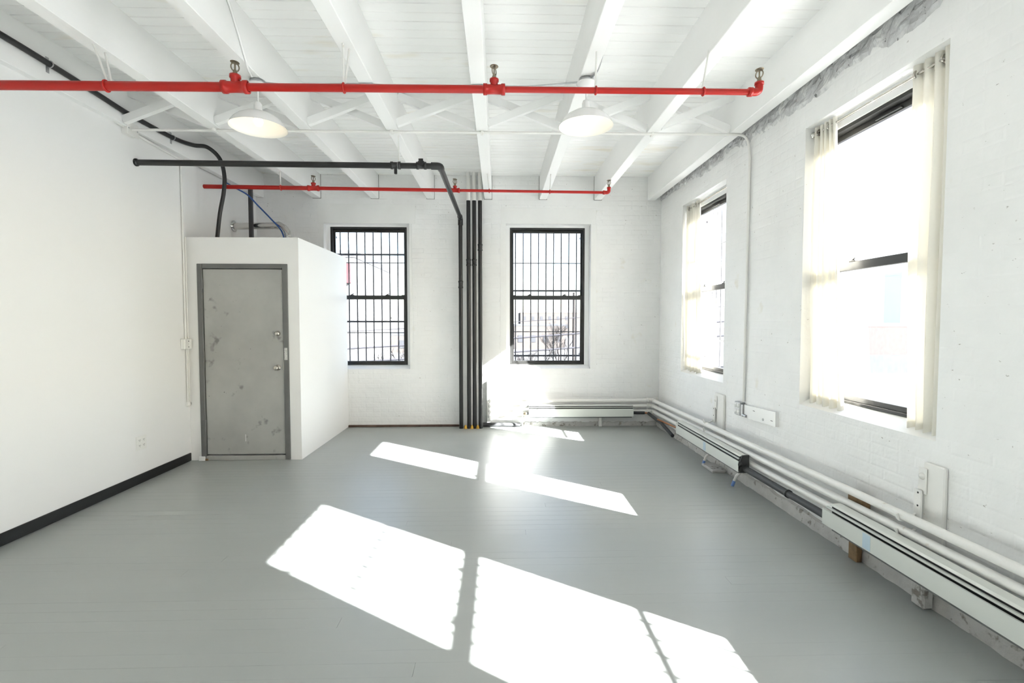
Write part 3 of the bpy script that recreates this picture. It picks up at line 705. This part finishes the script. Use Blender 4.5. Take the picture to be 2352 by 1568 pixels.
# ------------------------------------------------------------------ things above the closet
t = thing('black_cable', (-3.13, 5.5, CZ), 'thick black cable running along the wall joist and down onto the closet', 'cable')
MB().tube(smooth_path([(-3.205,2.4,3.335), (-3.205,3.26,3.325), (-3.205,3.60,3.315), (-3.205,4.0,3.295), (-3.205,4.37,3.275), (-3.205,4.92,3.285), (-3.185,5.20,3.315), (-3.14,5.38,3.355), (-3.07,5.48,3.27), (-3.035,5.5,3.10), (-3.045,5.5,2.91), (-3.095,5.5,2.66), (-3.135,5.5,CZ-.01)], 10), .021, 14).build('cable_run', M['black'], t)
for (yy, zz) in ((3.62,3.315), (4.92,3.285)):
    c = MB(); c.tube([(-3.205+.023*math.cos(a), yy, zz+.023*math.sin(a)) for a in [k*math.pi/8 for k in range(17)]], .004, 6, caps=False); c.box(-3.226,-3.222, yy-.012, yy+.012, zz-.06, zz+.05)
    c.build('clamp', M['galv'], t)
t = thing('vent_pipe', (-2.60, 6.1, CZ), 'shiny steel vent pipe elbowing from the wall into the closet top', 'vent pipe')
rv = .042; xw = XL-.05
MB().tube([(xw, 6.22, 2.675), (-2.74, 6.14, 2.672)], rv, 20).build('duct', M['chrome'], t)
MB().lathe([(rv,.01),(rv*1.5,.006),(rv*1.7,.0),(rv*1.7,-.004)], (xw+.005, 6.22, 2.675), (1,-.05,0), 20).build('wall_collar', M['chrome'], t)
MB().tube([(-2.77,6.14,2.672), (-2.72,6.13,2.668), (-2.665,6.12,2.635), (-2.625,6.11,2.585), (-2.605,6.10,2.53), (-2.60,6.10,CZ-.005)], rv*1.06, 20).build('elbow', M['chrome'], t)
for p in ((-2.735,6.133,2.67),(-2.607,6.1,2.54)): MB().lathe([(rv*1.02,-.008),(rv*1.14,-.006),(rv*1.14,.006),(rv*1.02,.008)], p, (1,0,-.1) if p[2] > 2.6 else (.15,0,1), 20).build('seam_band', M['chrome'], t)
t = thing('strut_post', (-3.05, 6.1, CZ), 'slim grey steel post standing on the closet top', 'post')
MB().box(-3.075,-3.032, 6.08, 6.12, CZ, ZJ-.05, .003).build('post', M['insul'], t); MB().box(-3.10,-3.01, 6.05, 6.15, CZ, CZ+.006).build('foot_plate', M['insul'], t); MB().box(-3.10,-3.01,6.05,6.15, ZJ-.052, ZJ-.044).build('head_plate', M['insul'], t)
t = cable('blue_cable', 'thin blue cable slanting down to the closet top vent', 'cable', [(XL-.03,6.0,3.165), (-3.2,6.02,3.10), (-3.06,6.04,3.02), (-2.95,6.06,2.90), (-2.80,6.07,2.74), (-2.66,6.05,2.58), (-2.60,6.03,CZ)], .009, M['blue'])

# ------------------------------------------------------------------ steam pipes, heaters, brackets along the wall base
rp = .0245; xp, yp = 2.165, 6.715
for k, lab in enumerate(('uppermost white steam pipe running round the corner below the windows', 'middle white steam pipe running round the corner below the windows', 'lowest white steam pipe going behind the corner heaters')):
    z0 = .372-.0775*k; z1 = .458-.083*k if k < 2 else .292
    t = thing('steam_pipe', (xp, yp, z0), lab, 'pipe', 'steam pipes')
    yn = 1.0 if k < 2 else 2.2
    MB().tube([(-.13, yp, z0), (xp-.06, yp, z0)], rp, 14).build('end_wall_run', M['wpipe'], t)
    MB().tube([(xp, yp-.06, z0+.001), (xp, 4.2, z0+(z1-z0)*.52), (xp, 2.66, z0+(z1-z0)*.80), (xp, yn, z1)], rp, 14).build('window_wall_run', M['wpipe'], t)
    MB().tube(bend([(xp-.08, yp, z0), (xp, yp, z0), (xp, yp-.08, z0)], .06), rp*1.22, 14).build('corner_elbow', M['wpipe'], t)
    for p, ax in (((xp-.075, yp, z0), (1,0,0)), ((xp, yp-.075, z0), (0,1,0))):
        MB().lathe([(rp,-.014),(rp*1.4,-.012),(rp*1.4,.012),(rp,.014)], p, ax, 14).build('elbow_bead', M['wpipe'], t)
    MB().lathe([(.0005,-.02),(rp*.8,-.018),(rp*1.3,-.006),(rp*1.3,.02),(rp,.022)], (-.13, yp, z0), (1,0,0), 14).build('end_cap', M['wpipe'], t)
t = thing('steam_pipe', (-.13, yp, .14), 'short bottom white steam pipe ending at the heater valve', 'pipe', 'steam pipes')
MB().tube([(-.13, yp, .1395), (.36, yp, .1395)], rp, 14).build('end_wall_run', M['wpipe'], t)
MB().lathe([(.0005,-.02),(rp*.8,-.018),(rp*1.3,-.006),(rp*1.3,.02),(rp,.022)], (-.13, yp, .1395), (1,0,0), 14).build('end_cap', M['wpipe'], t)
t = thing('pipe_strap', (-.145, YB-.03, 0), 'tall white strap board holding the pipe ends by the risers', 'strap')
MB().box(-.172,-.118, YB-.05, YB-.006, .0, .648, .005).build('board', M['wpipe'], t)
for zz in (.372,.2945,.217,.1395):
    MB().tube([(-.145, YB-.05, zz-.01), (-.145, YB-.085-.03, zz-.012)], .007, 8).build('hook', M['wpipe'], t)
for zz in (.56,.50,.44): MB().lathe([(.0005,.004),(.008,.003),(.009,0)], (-.145, YB-.05, zz), (0,-1,0), 10).build('screw', M['galv'], t)

def heater(name, label, L, loc, rotz, zt, zb, capped, tape, overhang=0.0):
    """finned baseboard heater; local x along the wall, local -y into the room, z up"""
    t = thing(name, loc, label, 'heater', 'baseboard heaters', rotz=rotz)
    h = L/2; d0, d1 = -.085, 0.0        # front, back
    MB().prism([(d1, zb+.02), (d1, zt-.004), (d1-.008, zt), (d0+.024, zt-.003), (d0+.010, zt-.009), (d0+.010, zt-.012), (d0+.024, zt-.007), (d1-.010, zt-.006), (d1-.006, zt-.012), (d1-.006, zb+.02)], 0, -h+overhang, h).build('top_cover', M['heater'], t, local=True)
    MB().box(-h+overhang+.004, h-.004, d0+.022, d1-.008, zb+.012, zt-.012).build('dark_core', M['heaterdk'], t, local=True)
    MB().prism([(d0+.006, zt-.026), (d0+.014, zt-.024), (d0+.014, zt-.027), (d0+.002, zt-.036), (d0, zt-.033)], 0, -h+overhang*.6, h-.003).build('damper', M['damper'], t, local=True)
    MB().prism([(d0, zb), (d0, zt-.052), (d0+.006, zt-.050), (d0+.006, zt-.053), (d0+.003, zt-.056), (d0+.003, zb+.002), (d0+.014, zb+.002), (d0+.014, zb)], 0, -h, h).build('front_panel', M['heater'], t, local=True)
    MB().box(-h+overhang+.02, h-.02, d0+.012, d1, zb-.016, zb-.004).build('bottom_rail', M['graydk'], t, local=True)
    if capped:
        MB().prism([(d1+.004, zb), (d1+.004, zt+.004), (d0+.03, zt), (d0+.012, zt-.045), (d0+.012, zb)], 0, h-.004, h+.012).build('end_cap', M['insul'], t, local=True)
        MB().lathe([(.0005,.03),(.016,.028),(.018,0)], (h+.012, d0+.012, zb+.07), (1,-.6,0), 12).build('cap_knob', M['black'], t, local=True)
    if tape is not None:
        MB().box(tape-.028, tape+.028, d0-.0012, d0, zb+.006, zt-.056).build('tape_strip', M['tape'], t, local=True)
    return t
heater('baseboard_heater', 'long pale heater on the end wall below the barred window', 1.455, (1.14, 6.700, 0), 0.0, .322, .160, False, None)
heater('baseboard_heater', 'pale heater near the corner with a black end cap', 1.46, (2.130, 4.765, 0), -math.pi/2, .336, .192, True, .05)
heater('baseboard_heater', 'longest pale heater nearest the viewer with blue tape', 1.90, (2.130, 2.01, 0), -math.pi/2, .352, .205, False, -.58, .055)
t = thing('heater_valve', (.35, 6.62, 0), 'small brass valve and thin pipe at the end-wall heater', 'valve')
MB().tube([(.42,6.64,.205),(.37,6.64,.205)], .018, 12).build('union_nut', M['black'], t); MB().lathe([(.0005,-.03),(.016,-.026),(.022,-.008),(.022,.014),(.014,.022)], (.365,6.64,.205), (1,0,0), 12).build('valve_body', M['brass'], t)
MB().tube(bend([(.36,6.64,.205),(.322,6.64,.205),(.322,6.64,.03)], .02), .0085, 10).build('drop_pipe', M['wpipe'], t)
tag(MB().tube([(-.22,6.74,.035),(.30,6.74,.028)], .028, 14).build('floor_pipe', M['insul']), 'dark pipe lying on the floor at the foot of the end wall', 'pipe')
t = thing('insulated_pipe', (2.1, 6.6, .17), 'dark insulated pipe bending round the corner under the steam pipes', 'pipe')
MB().tube([(1.875,6.665,.205),(2.035,6.665,.203)], .021, 12).build('sleeve', M['insul'], t); MB().tube([(2.03,6.665,.203),(2.085,6.655,.20)], .012, 10).build('copper_end', M['copper'], t)
MB().tube([(2.085,6.64,.20),(2.115,6.2,.155),(2.12,5.80,.085)], .022, 12).build('sloped_sleeve', M['insul'], t)
tag(MB().tube([(2.10,6.30,.185),(2.118,5.62,.215),(2.12,5.50,.217)], .011, 10).build('copper_pipe', M['copper']), 'bare copper pipe feeding the corner heater', 'pipe')
t = thing('insulated_pipe', (2.11, 3.5, .22), 'dark insulated pipe linking the two heaters under the windows', 'pipe')
MB().tube([(2.105,4.03,.222),(2.105,3.42,.226)], .026, 14).build('sleeve', M['insul'], t); MB().tube([(2.105,3.41,.226),(2.105,2.93,.230)], .025, 14).build('sleeve', M['insul'], t)
MB().lathe([(.02,-.012),(.031,-.01),(.031,.01),(.02,.012)], (2.105,3.415,.226), (0,1,0), 14).build('joint_ring', M['black'], t)
tag(MB().box(2.145,2.215, 2.9, 4.02, .248,.254).build('back_rail', M['wpipe']), 'flat white metal rail behind the insulated heater link', 'rail')

def bracket(label, y, w, zt, hook_y):
    t = thing('pipe_bracket', (XR, y, .05), label, 'bracket', 'steam pipe brackets')
    MB().box(XR-.024, XR-.001, y-w/2, y+w/2, .06, zt, .006).build('board', M['wpipe'], t)
    MB().box(XR-.034, XR-.024, hook_y-.024, hook_y+.026, zt-.17, zt-.03, .004).build('bolt_plate', M['wpipe'], t)
    MB().lathe([(.0005,.012),(.009,.011),(.011,.006),(.018,.005),(.019,0)], (XR-.034, hook_y, zt-.075), (-1,0,0), 12).build('bolt', M['wpipe'], t)
    s = MB(); s.box(XR-.048, XR-.036, hook_y-.012, hook_y+.034, zt-.31, zt-.15, .004); st = s.build('hook_strap', M['wpipe'], t)
    for z in (zt-.165, zt-.235): MB().lathe([(.0005,.002),(.005,.002),(.005,0)], (XR-.048, hook_y+.006, z), (-1,0,0), 8).build('strap_hole', M['dot'], st)
    for z in (zt-.285, zt-.37):
        MB().tube(smooth_path([(XR-.045, hook_y+.02, z), (XR-.09, hook_y+.02, z-.03), (XR-.135, hook_y+.02, z-.03), (XR-.15, hook_y+.02, z+.005)], 4), .008, 8).build('hook', M['wpipe'], t)
bracket('white board bracket with pipe hooks nearest the viewer', 2.42, .125, .735, 2.475)
bracket('white board bracket with pipe hooks under the corner window', 4.87, .20, .74, 4.93)
tag(MB().box(2.20,2.255, 2.83,2.95, .30,.425,.003).build('wood_block', M['wood']), 'bare wooden block wedged behind the upper steam pipes', 'block')
tag(MB().box(2.19,2.228, 2.85,2.92, 0,.16,.004).build('wood_block', M['wood']), 'bare wooden block standing under the nearest heater', 'block')
tag(MB().box(2.17,2.228, 2.36,2.44, 0,.16,.01).build('stone_block', M['base']), 'rough white painted block under the nearest heater', 'block')
tag(MB().box(2.08,2.22, 4.60,4.86, 0,.03,.008).build('stone_block', M['base']), 'flat dirty block on the floor under the corner heater', 'block')
for (yy, lab) in ((4.83,'pale hose end wrapped in blue tape under the corner heater'), (4.20,'pale hose end with blue tape sticking out past the heater cap')):
    t = thing('hose_end', (2.05, yy, 0), lab, 'hose')
    MB().tube([(2.17,yy-.02,.175),(2.12,yy+.01,.10),(2.105,yy+.018,.055)], .013, 10).build('hose', M['wpipe'], t); MB().tube([(2.105,yy+.018,.055),(2.092,yy+.024,.006)], .0135, 10).build('tape_wrap', M['btape'], t)
tag(MB().box(1.405,1.450, 6.72,6.78, 0,.15,.004).build('support_leg', M['wpipe']), 'stubby white leg under the end-wall heater', 'support')

# ------------------------------------------------------------------ outdoors, seen through the panes
GZ = -4.0
M['street'] = mat('pale_concrete', (.66,.66,.65), .9, var=.2, vscale=.3)  # yard tone raised so sunlit ground bounces light up to the ceiling
M['asphalt'] = mat('pale_asphalt', (.085,.085,.087), .9, var=.15, vscale=.4, spec=0.0)
M['bwhite'] = mat('white_facade', (.105,.105,.107), .8, spec=0.0)
M['bred'] = mat('red_facade', (.092,.060,.059), .8, var=.1, spec=0.0)
M['bgrey'] = mat('grey_facade', (.060,.063,.069), .8, var=.1, spec=0.0)
M['btower'] = mat('tower_facade', (.50,.51,.55), .8, spec=0.0)
M['btan'] = mat('tan_facade', (.068,.062,.059), .8, var=.1, spec=0.0)
M['sign'] = mat('red_sign', (.092,.034,.038), .6, spec=0.0)
M['bblue'] = mat('blue_parapet', (.062,.067,.075), .7, spec=0.0)
M['bark'] = mat('bare_bark', (.028,.026,.026), .9, spec=0.0)
M['win'] = mat('dark_pane', (.045,.047,.052), .6, spec=0.0)
M['wire'] = mat('street_cable', (.035,.035,.040), .7, spec=0.0)
g = MB().box(-220, 260, YB+WT, 420, GZ-.3, GZ).build('ground', M['asphalt']); tag(g, 'pale street ground far below the windows', 'ground', kind='structure')
g2 = MB().box(XR+WT, 260, -160, YB+WT, GZ-.3, GZ).build('yard_ground', M['street']); tag(g2, 'pale street ground below the curtained windows', 'ground', kind='structure')
tag(MB().box(-14, XR+WT, -14, YB+WT, GZ, -.26).build('wall_below', M['bgrey']), 'lower storey of the building under the loft', 'wall', kind='structure')  # unseen mass added to stop sun passing under the room and shade the street
def building(name, label, x0, x1, y0, y1, zt, wall, roof, nwx, nwz, wz0, band=None):
    t = thing(name, ((x0+x1)/2, (y0+y1)/2, GZ), label, 'building')
    MB().box(x0, x1, y0, y1, GZ, zt).build('walls', wall, t)
    MB().box(x0-.03, x1+.03, y0-.03, y1+.03, zt, zt+.35).build('parapet', roof, t)
    for i in range(nwx):
        for j in range(nwz):
            cx = x0+(x1-x0)*(i+.5)/nwx; cz = wz0+j*3.0
            if cz+1.4 > zt: continue
            w = MB().box(cx-.5, cx+.5, y0-.06, y0+.05, cz, cz+1.4).build('window', M['win'], t)
    if band:
        (bx0, bx1, bz0, bz1, bm) = band; MB().box(bx0, bx1, y0-.15, y0-.0, bz0, bz1).build('sign_panel', bm, t)
    return t
building('warehouse', 'tall white building with a red sign panel seen through the closet-side window', -16, -7.4, 25, 33, 4.75, M['bwhite'], M['bblue'], 0, 0, 0, (-12, -7.55, 3.44, 4.42, M['sign']))
b = building('brick_block', 'low red building across the street seen through the curtained window', 34, 64, 50, 53, .95, M['bred'], M['bwhite'], 0, 0, 0, (34, 64, -4.0, -2.05, M['bgrey']))
building('tower_block', 'grey tower block rising behind the low red building', 56, 68, 66, 69, 8.0, M['btower'], M['btower'], 4, 3, -1.5)
building('row_house', 'low tan row house far beyond the end windows, left', -26, -13, 85, 97, -1.0, M['btan'], M['bgrey'], 5, 1, -3.2)
building('row_house', 'low grey row house far beyond the end windows, middle', -10, 1.5, 100, 112, -.4, M['bgrey'], M['btan'], 4, 1, -3.0)
building('row_house', 'low tan row house far beyond the end windows, right', 3, 13, 95, 107, .6, M['btan'], M['bgrey'], 4, 1, -2.6)
building('far_block', 'hazy pale block on the skyline beyond the end heater window', 8, 30, 180, 200, 4.5, M['btan'], M['btan'], 7, 2, -1.0)
for k, (p, q, r, lab) in enumerate((((-9.0, 14, .98), (8.0, 14, 2.03), .012, 'thin highest'), ((-9.0, 14, .46), (8.0, 14, 1.60), .028, 'thick middle'), ((-9.0, 14, .08), (8.0, 14, 1.18), .028, 'thick lowest'))):
    pts = [(p[0]+(q[0]-p[0])*i/10, 14, p[2]+(q[2]-p[2])*i/10 - .10*math.sin(math.pi*i/10)) for i in range(11)]
    tag(MB().tube(pts, r, 6).build('street_cable', M['wire']), '%s street cable slanting past the end windows outside' % lab, 'cable', 'street cables')
def tree(label, x, y, h, seed, spread=.62):
    t = thing('bare_tree', (x, y, GZ), label, 'tree', 'bare winter trees')
    rg = random.Random(seed); tr = MB(); br = MB()
    tr.tube([(x,y,GZ),(x+.1,y,GZ+h*.18),(x+rg.uniform(-.2,.2),y,GZ+h*.36)], [.16*h/7,.12*h/7,.10*h/7], 6)
    def grow(p, d, L, r, lv):
        q = p+d*L; br.tube([p, (p+q)/2+Vector((rg.uniform(-1,1),rg.uniform(-1,1),0))*L*.06, q], [r, r*.8, r*.6], 3, caps=False)
        if lv == 0: return
        for _ in range(3 if lv > 1 else 4):
            nd = (d + Vector((rg.uniform(-1,1), rg.uniform(-1,1), rg.uniform(-.2,.7)))*spread).normalized()
            grow(p+d*L*rg.uniform(.55,1.0), nd, L*rg.uniform(.55,.8), r*.6, lv-1)
    for _ in range(4):
        d = Vector((rg.uniform(-.7,.7), rg.uniform(-.7,.7), 1)).normalized()
        grow(Vector((x,y,GZ+h*.30)), d, h*.26, .06*h/7, 4)
    tr.build('trunk', M['bark'], t); br.build('branches', M['bark'], t, fix=False)
tree('bare tree behind the closet-side window guard', -4.4, 22, 5.2, 2)
tree('small bare tree left in the end heater window view', 2.2, 30, 4.6, 5)
tree('bare tree in the centre of the end heater window view', 4.6, 38, 5.6, 8)
tree('bare tree at the right edge of the end heater window view', 5.2, 27, 4.9, 11)
tree('bare tree low and far in the end heater window view', 7.4, 60, 6.2, 14)
for (x, y, zt, lab) in ((5.75, 37, 3.7, 'slim utility pole at the right of the end heater window view'), (-9.6, 40, 2.2, 'slim utility pole beyond the closet-side window'), (-9.0, 14, 1.4, 'utility pole holding the left ends of the street cables'), (8.0, 14, 2.5, 'utility pole holding the right ends of the street cables')):
    t = thing('utility_pole', (x, y, GZ), lab, 'pole')
    MB().tube([(x,y,GZ),(x,y,zt)], [.13,.09], 8).build('pole', M['bark'], t); MB().box(x-.8,x+.8,y-.06,y+.06,zt-.5,zt-.38).build('cross_arm', M['bark'], t)
